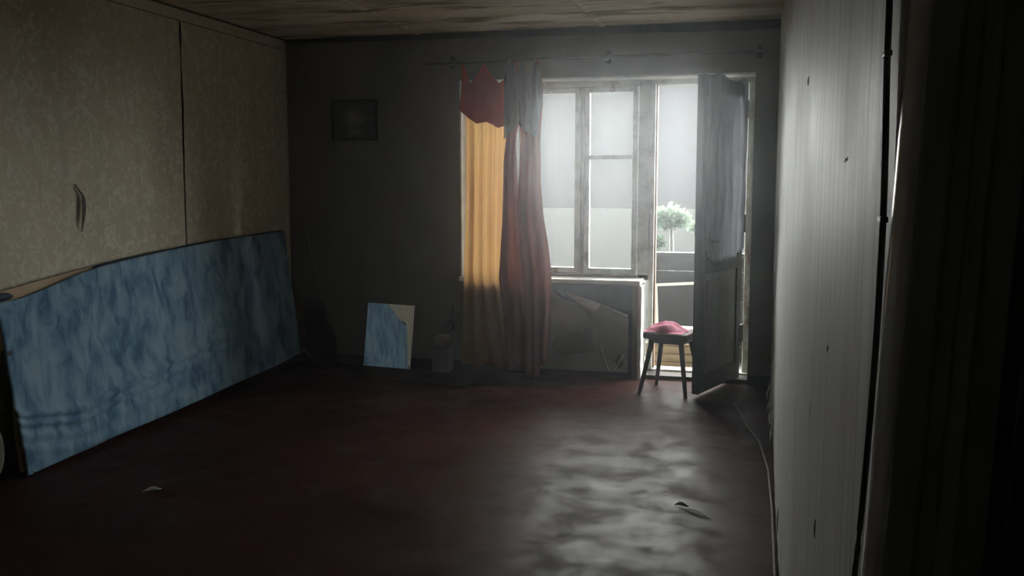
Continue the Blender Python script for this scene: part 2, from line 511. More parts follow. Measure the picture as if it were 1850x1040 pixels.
# skin of old wallpaper on the right wall: slightly wavy, with torn lips
def rskin(u, v):
    y = 0.84 + u * (6.84 - 0.84)
    z = 0.012 + v * (H - 0.012)
    b = 0.006 + 0.0045 * nz(y * 1.3, z * 0.9) + 0.002 * nz(y * 6, z * 1.2, 4)
    b *= 0.15 + 0.85 * min(1, max(0, (y - 0.84) / 1.4))
    return (W - max(0.0008, b), y, z)
obj('wallpaper_sheet', grid(160, 60, rskin), 'wr', wr, smooth=True)
def lip(y, z, ln, wd, side=1):
    def fn(u, v):
        k = math.sin(math.pi * min(1, v * 1.02))
        return (W - 0.011 - min(0.004, 0.1 * wd) * u * k, y + side * (u - .5) * wd * k * 0.9 + 0.01 * v, z - ln * v)
    return fn
for (y, z, ln, wdt, m) in ((1.49, 0.905, 0.035, 0.012, 'darkmark'), (3.56, 0.22, 0.11, 0.05, 'darkmark'), (1.16, 1.453, 0.005, 0.007, 'darkmark'), (1.185, 1.452, 0.005, 0.005, 'darkmark'),
                           (1.74, 1.03, 0.03, 0.02, 'white'), (2.23, 1.66, 0.02, 0.02, 'darkmark'), (1.36, 1.20, 0.012, 0.006, 'darkmark')):
    obj('torn_lip', grid(4, 8, lip(y, z, ln, wdt)), m, wr, smooth=True, solid=0.0008)
# ragged bottom corner near the balcony door
for k in range(5):
    y = 5.2 + 0.27 * k
    obj('torn_lip', grid(4, 6, lambda u, v: (W - 0.01 - 0.03 * v * (0.4 + abs(nz(k * 3.1, v * 4))), y + (u - .5) * 0.16 + 0.03 * nz(k, v * 5), 0.16 + 0.04 * nz(k, 5.) - 0.13 * v)), 'paperback', wr, solid=0.002)

struct(obj('wall_back', boxes(((-0.3, YB - 0.3, -0.02), (W, YB, H))), 'hall'))
# dark hall behind the doorway in the right wall
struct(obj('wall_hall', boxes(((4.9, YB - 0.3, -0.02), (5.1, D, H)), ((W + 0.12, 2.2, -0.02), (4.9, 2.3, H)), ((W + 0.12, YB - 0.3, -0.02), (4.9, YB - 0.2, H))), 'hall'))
# door casing at the doorway: stepped dark jamb and one pale edge strip
cs = struct(empty('door_1', (W - 0.057, 0.845, 0.0)), 'dark stepped casing of the doorway beside the camera')
cs.rotation_euler = (0, math.radians(2.3), 0)
obj('casing', boxes(((0.0085, -0.058, 0.0), (0.034, -0.036, 2.1))), 'casing', cs, bevel=0.004)
obj('casing', boxes(((0.018, -0.042, 0.0), (0.14, -0.004, 2.1))), 'casing', cs, bevel=0.003)
obj('casing', boxes(((0.048, -0.055, 0.0), (0.062, -0.041, 2.1))), 'casing', cs, bevel=0.003)
obj('door_stop', boxes(((0.085, -0.10, 0.0), (0.20, -0.042, 2.1))), 'dark', cs, bevel=0.004)
obj('edge_strip', grid(4, 40, lambda u, v: (-0.0005 + 0.010 * u ** 3 + 0.0012 * nz(v * 14, 2), -0.012 - 0.036 * u, 0.02 + v * 2.06)), 'casinglight', cs, smooth=True, solid=0.002)

struct(obj('baseboard_far', boxes(((0.0, D - 0.014, 0.0), (X0 + 0.6, D, 0.075))), 'base', bevel=0.003))
struct(obj('baseboard_left', boxes(((0.0, YB, 0.0), (0.016, D, 0.07))), 'base', bevel=0.003))
struct(obj('baseboard_right', boxes(((X2, D - 0.016, 0.0), (W, D, 0.07))), 'base', bevel=0.003))

# ------------------------------------------------------------------ window
YW0, YW1 = 7.03, 7.10
win = struct(empty('window_1', ((X0 + X1) / 2, 7.05, ZS)), 'wooden window with peeling white paint and a small hinged vent pane')
def wpart(name, ab, mat, parent=win, bevel=0.004):
    o = obj(name, boxes(*ab), mat, bevel=bevel)
    if parent:
        o.parent = parent
        o.matrix_parent_inverse = Matrix.Translation(parent.location).inverted()
    return o
ax0, ax1 = X0 + 0.012, 2.835
wpart('frame', (((ax0, YW0, ZS - 0.02), (ax0 + 0.06, YW1 + 0.03, ZT - 0.012)), ((ax1 - 0.085, YW0, ZS - 0.02), (ax1, YW1 + 0.03, ZT - 0.012)),
                ((ax0, YW0, ZT - 0.055), (ax1, YW1 + 0.03, ZT - 0.012)), ((ax0, YW0, ZS - 0.02), (ax1, YW1 + 0.03, ZS + 0.02))), 'frame')
wpart('mullion', (((2.315, YW0 + 0.012, ZS + 0.02), (2.345, YW1 + 0.03, ZT - 0.055)),), 'rust', bevel=0.002)
wpart('bottom_rebate', (((ax0 + .06, YW0 - 0.004, ZS - 0.012), (ax1 - 0.085, YW0 + 0.01, ZS + 0.012)),), 'rust', bevel=0.002)
def casement(name, x0, x1, bars, st=0.045):
    z0, z1 = ZS + 0.022, ZT - 0.057
    fr = [((x0, YW0 - 0.01, z0), (x0 + st, YW1 - 0.02, z1)), ((x1 - st, YW0 - 0.01, z0), (x1, YW1 - 0.02, z1)),
          ((x0 + st, YW0 - 0.01, z0), (x1 - st, YW1 - 0.02, z0 + st)), ((x0 + st, YW0 - 0.01, z1 - st), (x1 - st, YW1 - 0.02, z1))]
    o = wpart(name, fr, 'frame')
    zz = [z0 + st]
    for zb in bars:
        b = obj('glazing_bar', boxes(((x0 + st, YW0 - 0.008, zb - 0.016), (x1 - st, YW1 - 0.025, zb + 0.016))), 'frame', bevel=0.003)
        b.parent = o
        zz += [zb - 0.016, zb + 0.016]
    zz.append(z1 - st)
    for a, b_ in zip(zz[::2], zz[1::2]):
        g = obj('pane', boxes(((x0 + st - 0.006, YW0 + 0.02, a - 0.004), (x1 - st + 0.006, YW0 + 0.0235, b_ + 0.004))), 'glass')
        g.parent = o
    return o
casement('casement', 1.51, 1.885, ())
wpart('mullion', (((1.888, YW0 + 0.012, ZS + 0.02), (1.922, YW1 + 0.03, ZT - 0.055)),), 'rust', bevel=0.002)
casement('casement', 1.925, 2.313, (), 0.04)
c3 = casement('casement', 2.347, 2.745, (1.625,), 0.038)
h = obj('latch', boxes(((2.352, YW0 - 0.022, 1.28), (2.368, YW0 - 0.008, 1.36)), ((2.352, YW0 - 0.03, 1.31), (2.366, YW0 - 0.018, 1.40))), 'steel', bevel=0.003)
h.parent = c3
# window sill board
sill = struct(obj('window_1_sill', boxes(((2.0 - 0.57, 6.785, ZS - 0.04), (X1 + 0.005, 7.035, ZS - 0.005))), 'white', bevel=0.006), 'white painted window sill board with rounded edge')

# ------------------------------------------------------------------ balcony door
dr = struct(empty('door_2', (X2, 7.05, 0.0)), 'open balcony door with grimy glass above a grey green panel')
def dpart(name, ab, mat, bevel=0.004):
    return wpart(name, ab, mat, dr, bevel)
dpart('door_frame', (((2.838, YW0, 0.0), (2.872, YW1 + 0.03, ZT - 0.012)), ((3.53, YW0 + 0.02, 0.0), (X2, YW1 + 0.03, ZT - 0.012)),
                     ((2.838, YW0, ZT - 0.05), (X2, YW1 + 0.03, ZT - 0.012))), 'frame')
dpart('threshold', (((2.838, YW0, 0.0), (X2, YW1 + 0.06, 0.045)),), 'frame')
dpart('threshold_step', (((2.82, D + 0.02, 0.0), (X2, YW0, 0.03)),), 'base')
dpart('frame_rebate', (((2.872, YW0 + 0.03, 0.05), (2.884, YW1 + 0.03, ZT - 0.05)),), 'rust', bevel=0.001)
HX, HY = 3.492, 7.0
ang = math.atan2(-0.71, -0.25)                     # direction of the leaf in plan
LW, LT = 0.755, 0.048
leafm = Matrix.Translation((HX, HY, 0.03)) @ Matrix.Rotation(ang, 4, 'Z')
lf = obj('door_leaf', boxes(((0, -LT / 2, 0), (0.085, LT / 2, 2.10)), ((LW - 0.085, -LT / 2, 0), (LW, LT / 2, 2.10)),
                            ((0.085, -LT / 2, 0), (LW - 0.085, LT / 2, 0.12)), ((0.085, -LT / 2, 0.80), (LW - 0.085, LT / 2, 0.90)),
                            ((0.085, -LT / 2, 2.0), (LW - 0.085, LT / 2, 2.10))), 'doorstile', bevel=0.004)
def lpart(name, bm, mat, **k):
    o = obj(name, bm, mat, **k)
    o.parent = lf
    return o
lf.parent = dr
lf.matrix_parent_inverse = Matrix.Translation(dr.location).inverted()
lf.matrix_basis = leafm
lpart('lower_panel', boxes(((0.08, -0.012, 0.115), (LW - 0.08, 0.012, 0.805)), ((0.13, -0.02, 0.17), (LW - 0.13, 0.02, 0.75))), 'doorwood', bevel=0.006)
lpart('pane', boxes(((0.078, -0.002, 0.895), (LW - 0.078, 0.002, 2.005))), 'doorglass')
lpart('handle', tube(bmesh.new(), [(LW - 0.045, 0.026, 1.02), (LW - 0.045, 0.075, 1.02), (LW - 0.06, 0.08, 1.02), (LW - 0.15, 0.08, 1.015)], 0.009), 'steel', smooth=True)
for hz in (0.25, 1.05, 1.86):
    lpart('hinge', boxes(((-0.045, -0.03, hz), (0.03, 0.03, hz + 0.13))), 'dark', bevel=0.006)

# grey curtain pinned over the glass of the open door, gathered at two points above the leaf
def dcloth(u, v):
    top = 2.125 + 0.035 * (max(math.exp(-((u - .14) / .10) ** 2), math.exp(-((u - .72) / .12) ** 2)))
    bot = lerp([(0, 0.98), (.3, 0.90), (.75, 0.885), (1, 1.0)], u)
    z = top + (bot - top) * v
    x = 0.035 + u * (LW - 0.034) + 0.012 * (v - .5)
    y = 0.048 + 0.010 * math.sin(u * 34 + 1.5 * nz(v * 3, u)) * (0.4 + v * 0.6) + 0.008 * nz(u * 6, v * 4)
    return (x, y, z - 0.03)
dc = obj('door_curtain', grid(60, 40, dcloth), 'doorcloth', smooth=True, solid=0.0015)
dc.matrix_world = leafm
tag(dc, 'thin grey curtain pinned over the glass of the open balcony door', 'curtain')

# ------------------------------------------------------------------ curtain rail and curtains
YC = 6.70
rl = empty('curtain_rail', (1.2, YC, 2.31))
tag(rl, 'long thin dark curtain rail above the window and balcony door', 'curtain rail')
def rpart(name, bm, mat, **k):
    o = obj(name, bm, mat, **k)
    o.parent = rl
    o.matrix_parent_inverse = Matrix.Translation(rl.location).inverted()
    return o
rpart('rod', tube(bmesh.new(), [(1.225, YC, 2.308), (2.4, YC, 2.312), (3.66, YC, 2.318)], 0.012, 10), 'rail', smooth=True)
for bx in (1.38, 2.55, 3.6):
    rpart('bracket', boxes(((bx - 0.012, YC + 0.004, 2.30), (bx + 0.012, D + 0.002, 2.325)), ((bx - 0.018, D - 0.012, 2.285), (bx + 0.018, D + 0.002, 2.375))), 'rail', bevel=0.002)

def curtain_cloth(left, right, top, bot, folds, amp, seed, y=YC, hole=None, nu=70, nv=80, pinch=0.0):
    """cloth hanging between the left and right outline (tables of z -> x)"""
    def fn(u, v):
        zt, zb = top(u), bot(u)
        z = zt + (zb - zt) * v
        xl, xr = lerp(left, z), lerp(right, z)
        x = xl + (xr - xl) * u
        a = amp * (0.35 + 0.65 * min(1, v * 2.5))
        ph = u * folds * 2 * math.pi + 1.3 * nz(v * 1.6, seed) + seed
        yy = y + a * math.sin(ph) + 0.4 * a * nz(u * folds * 1.7, v * 3.0, seed)
        x += 0.25 * a * math.cos(ph)
        return (x, yy, max(z, 0.004))
    return grid(nu, nv, fn)

# apricot curtain at the left of the window
oc = empty('apricot_curtain', (1.66, YC, 0.0))
tag(oc, 'apricot cotton curtain glowing at the left of the window', 'curtain')
def cpart(par, name, bm, mat, **k):
    o = obj(name, bm, mat, smooth=True, solid=0.0015, **k)
    o.parent = par
    o.matrix_parent_inverse = Matrix.Translation(par.location).inverted()
    return o
tp = lambda pts: (lambda u: lerp(pts, u))
cpart(oc, 'cloth', curtain_cloth([(0.05, 1.475), (0.74, 1.505), (1.2, 1.515), (1.84, 1.522), (2.26, 1.508)],
      [(0.05, 2.02), (0.5, 1.90), (0.74, 1.845), (1.2, 1.835), (1.84, 1.845), (2.3, 1.86)],
      tp([(0, 2.24), (.06, 2.23), (.22, 2.09), (.5, 2.24), (.8, 2.08), (1, 2.12)]), lambda u: 0.075 + 0.012 * math.sin(u * 20), 4.5, 0.022, 2.3), 'orange')
cpart(oc, 'folded_top', curtain_cloth([(1.80, 1.56), (1.87, 1.535), (1.96, 1.478), (2.1, 1.495), (2.3, 1.505)], [(1.7, 1.838), (2.1, 1.838), (2.3, 1.832)],
      tp([(0, 2.30), (.05, 2.29), (.22, 2.155), (.33, 2.20), (.5, 2.295), (.62, 2.24), (.85, 2.15), (1, 2.18)]),
      tp([(0, 1.965), (.12, 1.905), (.28, 1.862), (.5, 1.875), (.66, 1.858), (.8, 1.83), (1, 1.85)]), 2.2, 0.014, 0.7, y=YC - 0.045, nv=30), 'red')
# rose-brown curtain drawn to the middle of the window
bc = empty('rose_brown_curtain', (2.0, YC - 0.03, 0.0))
tag(bc, 'long rose brown curtain bunched in the middle with a white slit', 'curtain')
cpart(bc, 'cloth', curtain_cloth([(0.0, 1.87), (0.5, 1.83), (0.74, 1.80), (1.15, 1.825), (1.6, 1.836), (1.75, 1.852), (2.3, 1.856)],
      [(0.0, 2.06), (0.6, 2.04), (1.30, 1.960), (1.34, 1.938), (1.5, 1.926), (1.7, 1.916), (1.80, 1.922), (1.87, 1.945), (2.3, 1.97)],
      tp([(0, 2.16), (.2, 2.18), (.45, 2.295), (.7, 2.295), (1, 2.17)]), lambda u: 0.06 - 0.06 * (u > .5) * (u - .5) * 2, 2.6, 0.018, 4.1, y=YC - 0.075), 'brown')
cpart(bc, 'cloth', curtain_cloth([(0.0, 2.02), (0.6, 1.99), (1.30, 1.932), (1.4, 1.942), (1.6, 1.956), (1.75, 1.962), (1.84, 1.955), (1.90, 1.93), (2.3, 1.93)],
      [(0.0, 2.135), (0.14, 2.175), (0.51, 2.195), (0.79, 2.195), (1.0, 2.17), (1.2, 2.135), (1.45, 2.112), (1.75, 2.11), (2.0, 2.128), (2.3, 2.115)],
      tp([(0, 2.16), (.15, 2.18), (.32, 2.29), (.46, 2.17), (.62, 2.17), (.8, 2.29), (.95, 2.285), (1, 2.2)]),
      lambda u: 0.12 + 0.05 * (u - .6) if u > .6 else 0.004 + 0.12 * abs(u - .28), 3.1, 0.030, 1.9, y=YC - 0.110), 'brown')
cpart(bc, 'haze_overlay', curtain_cloth([(1.6, 1.86), (2.3, 1.865)], [(1.6, 2.09), (1.78, 2.10), (2.0, 2.14), (2.3, 2.125)],  # grey layer added to imitate haze greying the brown curtain
      tp([(0, 2.20), (.1, 2.29), (.22, 2.295), (.36, 2.17), (.5, 2.29), (.62, 2.17), (.84, 2.295), (1, 2.23)]),
      tp([(0, 1.74), (.2, 1.79), (.42, 1.85), (.6, 1.80), (.8, 1.78), (1, 1.74)]), 4, 0.010, 5.5, y=YC - 0.19, nv=30), 'hazelayer')

# ------------------------------------------------------------------ torn wallpaper hanging in front of the recess under the window
tpz = tp([(0, .66), (.17, .645), (.33, .57), (.50, .545), (.78, .535), (.93, .475), (1, .45)])
def sheet(u, v):
    x = 2.02 + u * 0.70
    zt = tpz(u)
    z = 0.045 + (zt - 0.045) * v
    return (x, D - 0.012 - 0.01 * abs(nz(x * 4, z * 4, 8)) - 0.012 * v * math.sin(u * 3.1), z)
ws = obj('wallpaper_remnant', grid(40, 24, sheet), 'paper', smooth=True, solid=0.001)
tag(ws, 'torn greenish wallpaper sheet hanging loose under the window sill', 'wallpaper')
def tri(a, b, c, bulge, n=8):
    a, b, c = Vector(a), Vector(b), Vector(c)
    def fn(u, v):
        p = a + (b - a) * v
        q = a + (c - a) * v
        r = p + (q - p) * u
        r.y -= bulge * math.sin(math.pi * u) * v
        return r
    return grid(n, n, fn)
yy = D - 0.035
obj('folded_corner', tri((2.235, yy, 0.645), (2.465, yy - 0.045, 0.455), (2.525, yy - 0.01, 0.555), 0.02), 'paperback', ws, smooth=True, solid=0.001)
obj('curled_edge', grid(14, 5, lambda u, v: (2.52 + u * 0.20, yy - 0.006 - 0.02 * math.sin(v * 3), 0.555 - 0.075 * u - 0.022 * v * (0.5 + u))), 'paperback', ws, smooth=True, solid=0.001)
obj('loose_strip', tri((2.605, yy - 0.012, 0.075), (2.525, yy - 0.02, 0.26), (2.705, yy - 0.015, 0.32), 0.015), 'paper', ws, smooth=True, solid=0.001)
for a, b in (((2.525, .26), (2.585, .07)), ((2.70, .19), (2.635, .07))):
    obj('strip_edge', tube(bmesh.new(), [(a[0], yy - 0.024, a[1]), ((a[0] + b[0]) / 2 - .006, yy - 0.024, (a[1] + b[1]) / 2), (b[0], yy - 0.016, b[1])], 0.004, 6), 'paperback', ws)
def patch(cx, cz, rx, rz, sd):
    def fn(u, v):
        a = 2 * math.pi * u
        k = v * (1 + 0.35 * nz(math.cos(a) * 1.3, math.sin(a) * 1.3, sd))
        x, z = cx + rx * k * math.cos(a), cz + rz * k * math.sin(a)
        return (x, D - 0.036 - 0.001 * v, z)
    return grid(20, 3, fn)
obj('dark_patch', patch(2.425, 0.315, 0.045, 0.06, 1), 'darkmark', ws, solid=0.001)
obj('dark_patch', patch(2.30, 0.24, 0.15, 0.085, 4), 'olive', ws, solid=0.001)
obj('dark_patch', patch(2.66, 0.13, 0.03, 0.05, 6), 'olive', ws, solid=0.001)

# ------------------------------------------------------------------ picture
pc = empty('framed_picture', (0.578, D, 1.915))
tag(pc, 'small dark framed landscape print hanging on the far wall', 'picture')
obj('print', boxes(((-0.175, -0.016, -0.14), (0.175, -0.010, 0.14))), 'pic', pc)
fw, fh, ft = 0.19, 0.155, 0.017
obj('picture_frame', boxes(((-fw, -0.026, -fh), (-fw + ft, 0.0, fh)), ((fw - ft, -0.026, -fh), (fw, 0.0, fh)),
                           ((-fw + ft, -0.026, fh - ft), (fw - ft, 0.0, fh)), ((-fw + ft, -0.026, -fh), (fw - ft, 0.0, -fh + ft))), 'picframe', pc, bevel=0.003)

# ------------------------------------------------------------------ blue covered board leaning on the left wall
bb = empty('upholstered_board', (0.12, 5.2, 0.0))
tag(bb, 'long board covered in streaky blue fabric leaning on the left wall', 'upholstered board')
TOPB = [(3.72, 0.895), (4.4, 0.965), (5.15, 1.022), (6.0, 1.055), (6.69, 1.072)]
TOPF = [(3.72, 0.853), (3.9, 0.862), (4.09, 0.897), (4.3, 0.942), (4.5, 0.968), (4.7, 0.985), (5.09, 1.012), (5.7, 1.042), (6.69, 1.066)]
HEM = [(3.72, 0.004), (4.42, 0.03), (4.93, 0.04), (5.54, 0.062), (6.3, 0.09), (6.6, 0.11)]
def bx_face(z):                                   # front face of the board leans on the wall
    return 0.195 - 0.125 * z
def bpart(name, bm, mat, **k):
    o = obj(name, bm, mat, **k)
    o.parent = bb
    o.matrix_parent_inverse = Matrix.Translation(bb.location).inverted()
    return o
def backing(u, v):
    y = 3.745 + u * (6.615 - 3.745)
    zb = lerp(HEM, y) + 0.012
    z = zb + (lerp(TOPB, y) - zb) * v
    return (bx_face(z) - 0.034, y, z)
bpart('backing_board', grid(24, 10, backing), 'beige', solid=0.02)
def cover(u, v):
    y = 3.715 + u * (6.63 - 3.715)
    zt, zb = lerp(TOPF, y), lerp(HEM, y)
    z = zb + (zt - zb) * v
    y += 0.012 * nz(z * 5, u * 3) * (u < 0.1) + (0.02 * (1 - v) * (u < .02))
    d = 0.004 * nz(y * 2.2, z * 2.5, 2)
    # sagging creases near the foot
    zc = lerp([(3.7, .315), (4.15, .235), (4.9, .325), (5.6, .40), (6.7, .46)], y)
    fade = lerp([(3.7, 1), (5.0, 1), (5.6, .45), (6.2, 0.1)], y)
    for k, (dz, a, s) in enumerate(((0.0, .024, .016), (-0.05, .019, .014), (-0.115, .012, .02), (-.19, .009, .02))):
        q = (z - zc - dz * (1 + .25 * (y - 4))) / s
        d += a * fade * math.exp(-q * q)
    d += 0.008 * (1 - v) ** 3 * nz(y * 3, 1.0, z)
    return (bx_face(z) + d, y, z)
bpart('fabric_cover', grid(150, 70, cover), 'blue', smooth=True, solid=0.006)
def top_edge(u, v):
    y = 4.45 + u * (6.625 - 4.45)
    z = lerp(TOPF, y)
    return (bx_face(z) - 0.03 * v, y, z + 0.006 * v)
bpart('top_fold', grid(40, 3, top_edge), 'navy', solid=0.003)
bpart('top_pad', blob(bmesh.new(), (0.06, 3.76, 0.875), (0.022, 0.10, 0.022), 2), 'navy', smooth=True)
bpart('side_batten', boxes(((0.085, 3.735, 0.02), (0.125, 3.765, 0.62))), 'dark', bevel=0.003)

# sack behind the near end of the board
sk = empty('grey_sack', (0.11, 3.52, 0.0))
tag(sk, 'slumped grey brown sack by the near end of the blue board', 'sack')
obj('sack_body', blob(bmesh.new(), (0, 0, 0.17), (0.095, 0.155, 0.19), 5, 0.22, 2.6), 'sack', sk, smooth=True, subsurf=1)
obj('sack_neck', blob(bmesh.new(), (-0.02, 0.0, 0.385), (0.045, 0.06, 0.06), 9, 0.3, 3.5, flat=False), 'sack', sk, smooth=True)
obj('tie_cord', tube(bmesh.new(), [(-0.02 + 0.042 * math.cos(a), 0.05 * math.sin(a), 0.338) for a in [k * math.pi / 8 for k in range(17)]], 0.006, 6), 'dark', sk)

# ------------------------------------------------------------------ black bag in the far left corner
bg_ = empty('black_bag', (0.295, 6.735, 0.0))
tag(bg_, 'limp black bag slumped in the dark corner past the blue board', 'bag')
obj('bag_body', blob(blob(bmesh.new(), (0.0, 0.0, 0.16), (0.135, 0.085, 0.20), 3, 0.2, 2.2), (-0.045, 0.01, 0.36), (0.095, 0.075, 0.17), 8, 0.22, 2.4), 'black', bg_, smooth=True, subsurf=1)
obj('bag_strap', tube(bmesh.new(), [(-0.13, -0.075, 0.10), (-0.115, -0.09, 0.135), (-0.085, -0.10, 0.145), (-0.06, -0.10, 0.12), (-0.052, -0.085, 0.075)], 0.005, 6), 'strap', bg_, smooth=True)
obj('top_flap', blob(bmesh.new(), (-0.05, 0.0, 0.47), (0.085, 0.06, 0.055), 12, 0.3, 3.0, flat=False), 'black', bg_, smooth=True)

# ------------------------------------------------------------------ mirror on the floor
mi = empty('leaning_mirror', (0.855, 6.735, 0.0))
tag(mi, 'small frameless mirror on the floor leaning against the far wall', 'mirror')
mi.rotation_euler = (math.radians(-9.4), math.radians(2.0), math.radians(2.0))
obj('mirror_glass', boxes(((-0.192, -0.004, 0.0105), (0.192, 0.0, 0.503))), 'mirror', mi, bevel=0.001)
obj('backing', boxes(((-0.19, 0.0005, 0.012), (0.19, 0.006, 0.50))), 'dark', mi)

# ------------------------------------------------------------------ carton, rag and socket beside the curtain
ct = empty('small_carton', (1.315, 6.74, 0.0))
tag(ct, 'small pale carton standing against the far wall beside the curtain', 'carton')
obj('carton_body', boxes(((-0.07, -0.055, 0.003), (0.065, 0.065, 0.19))), 'carton', ct, bevel=0.004)
obj('flap', boxes(((-0.07, -0.06, 0.15), (0.065, -0.0565, 0.193))), 'carton', ct)
rg = obj('crumpled_rag', blob(bmesh.new(), (0, 0, 0.05), (0.075, 0.055, 0.045), 6, 0.45, 3.2, flat=True, u=20, v=12), 'rag', smooth=True, subsurf=1)
rg.location = (1.312, 6.742, 0.192)
tag(rg, 'crumpled beige rag lying on top of the small carton', 'rag')
sc_ = empty('wall_socket', (1.335, D, 0.345))
tag(sc_, 'dark round wall socket above the carton with the rag', 'socket')
bm = bmesh.new()
bmesh.ops.create_cone(bm, cap_ends=True, segments=24, radius1=0.045, radius2=0.038, depth=0.03, matrix=Matrix.Translation((0, -0.015, 0)) @ Matrix.Rotation(math.pi / 2, 4, 'X'))
obj('socket_cover', bm, 'plastic', sc_, bevel=0.003)
obj('plug_wire', tube(bmesh.new(), [(0, -0.035, 0), (0.02, -0.045, 0.02), (0.03, -0.02, 0.08), (0.03, -0.006, 0.16)], 0.004, 6), 'cable', sc_, smooth=True)
wi = obj('hanging_wire', tube(bmesh.new(), [(0.14, D - 0.008, 1.12), (0.18, D - 0.01, 0.9), (0.24, D - 0.01, 0.68), (0.27, D - 0.012, 0.5), (0.275, D - 0.012, 0.44)], 0.003, 6), 'palecable', smooth=True)
tag(wi, 'thin faint wire hanging on the far wall above the black bag', 'wire')

# ------------------------------------------------------------------ stool with pink cloth
st = empty('wooden_stool', (3.065, 6.47, 0.0), math.radians(-14))
tag(st, 'dark wooden four-legged stool in front of the balcony doorway', 'stool')
obj('seat', boxes(((-0.155, -0.15, 0.38), (0.155, 0.15, 0.425))), 'seat', st, bevel=0.012)
obj('apron', boxes(((-0.12, -0.115, 0.35), (0.12, -0.098, 0.396)), ((-0.12, 0.098, 0.35), (0.12, 0.115, 0.396)),
                   ((-0.12, -0.098, 0.35), (-0.103, 0.098, 0.396)), ((0.103, -0.098, 0.35), (0.12, 0.098, 0.396))), 'dark', st, bevel=0.002)
for sx in (-1, 1):
    for sy in (-1, 1):
        bm = tube(bmesh.new(), [(sx * 0.165, sy * 0.17, 0.003), (sx * 0.13, sy * 0.13, 0.2), (sx * 0.098, sy * 0.095, 0.40)], [0.0125, 0.016, 0.019], 10)
        obj('leg', bm, 'dark', st, smooth=True)
# crumpled pink cloth on the stool
def pink(u, v):
    x, y = (u - .5) * 0.28, (v - .5) * 0.24
    r = math.hypot(x / 0.14, y / 0.12)
    e = max(0, 1 - r ** 2.0)
    hgt = 0.050 * e ** .55 * (0.85 + 0.55 * nz(u * 4, v * 4, 3)) + 0.02 * math.exp(-((x - 0.02) / .05) ** 2) * e
    x *= 1 + 0.14 * nz(u * 3, v * 3, 1)
    y *= 1 + 0.14 * nz(u * 3, v * 3, 7)
    return (x, y, max(0.002, hgt))
pk = obj('pink_cloth', grid(32, 28, pink), 'pink', smooth=True)
pk.location = (3.035, 6.47, 0.426)
pk.rotation_euler = (0, 0, math.radians(-14))
tag(pk, 'crumpled pink cloth lying on the seat of the wooden stool', 'cloth')

# ------------------------------------------------------------------ cables along the right wall
pts = [(1.0, 2.5), (0.905, 1.95), (0.885, 1.60), (0.882, 1.52), (0.868, 1.44), (0.866, 1.36), (0.885, 1.25), (0.93, 1.12), (0.985, 1.0), (1.03, 0.85), (1.06, 0.6), (1.07, 0.3), (1.075, 0.01)]
ec = empty('electric_cable', (W, 1.0, 0.0))
tag(ec, 'black electric cable clipped down the right wall beside the doorway', 'cable')
def epart(name, bm, mat, **k):
    o = obj(name, bm, mat, **k)
    o.parent = ec
    o.matrix_parent_inverse = Matrix.Translation(ec.location).inverted()
    return o
sm = []
for i in range(len(pts) - 1):                      # rounded course through the clip points
    p0, p1, p2, p3 = pts[max(i - 1, 0)], pts[i], pts[i + 1], pts[min(i + 2, len(pts) - 1)]
    for k in range(5):
        t_ = k / 5
        cr = [0.5 * ((2 * p1[a]) + (-p0[a] + p2[a]) * t_ + (2 * p0[a] - 5 * p1[a] + 4 * p2[a] - p3[a]) * t_ ** 2 + (-p0[a] + 3 * p1[a] - 3 * p2[a] + p3[a]) * t_ ** 3) for a in (0, 1)]
        sm.append((W - 0.0072, cr[0] - 0.018, cr[1]))
sm.append((W - 0.0072, pts[-1][0] - 0.018, pts[-1][1]))
epart('wire', tube(bmesh.new(), sm, 0.0028, 8), 'cable', smooth=True)
for y, z in ((0.883, 1.53), (0.864, 1.392), (1.055, 0.62)):
    epart('clip', boxes(((W - 0.011, y - 0.030, z - 0.0025), (W - 0.0045, y - 0.010, z + 0.0025))), 'plastic', bevel=0.001)
fc = [(3.50, 6.2, 0.006), (3.58, 5.67, 0.006), (3.66, 5.29, 0.006), (3.705, 4.77, 0.006), (3.717, 4.19, 0.006), (3.719, 3.49, 0.006), (3.72, 2.9, 0.006)]
o = obj('floor_cable', tube(bmesh.new(), fc, 0.005, 8), 'palecable', smooth=True)
tag(o, 'pale dusty cable lying on the floor along the right wall', 'cable')

# lifted, torn flakes of floor covering in the reflection
fl = bpy.data.objects['floor']
for (x, y, a, l, wdt) in ((3.395, 4.03, -0.5, 0.17, 0.035), (3.33, 4.12, 0.1, 0.07, 0.02), (0.92, 3.71, 0.9, 0.10, 0.02)):
    def flake(u, v):
        px, py = (u - .5) * l, (v - .5) * wdt * math.sin(math.pi * min(1, max(0.05, u)))
        ca, sa = math.cos(a), math.sin(a)
        return (x + px * ca - py * sa, y + px * sa + py * ca + 0.012 * math.sin(u * 5), 0.004 + 0.012 * v * math.sin(math.pi * u))
    obj('lifted_flake', grid(12, 4, flake), 'palecable' if x > 1 else 'paperback', fl, smooth=True, solid=0.001)

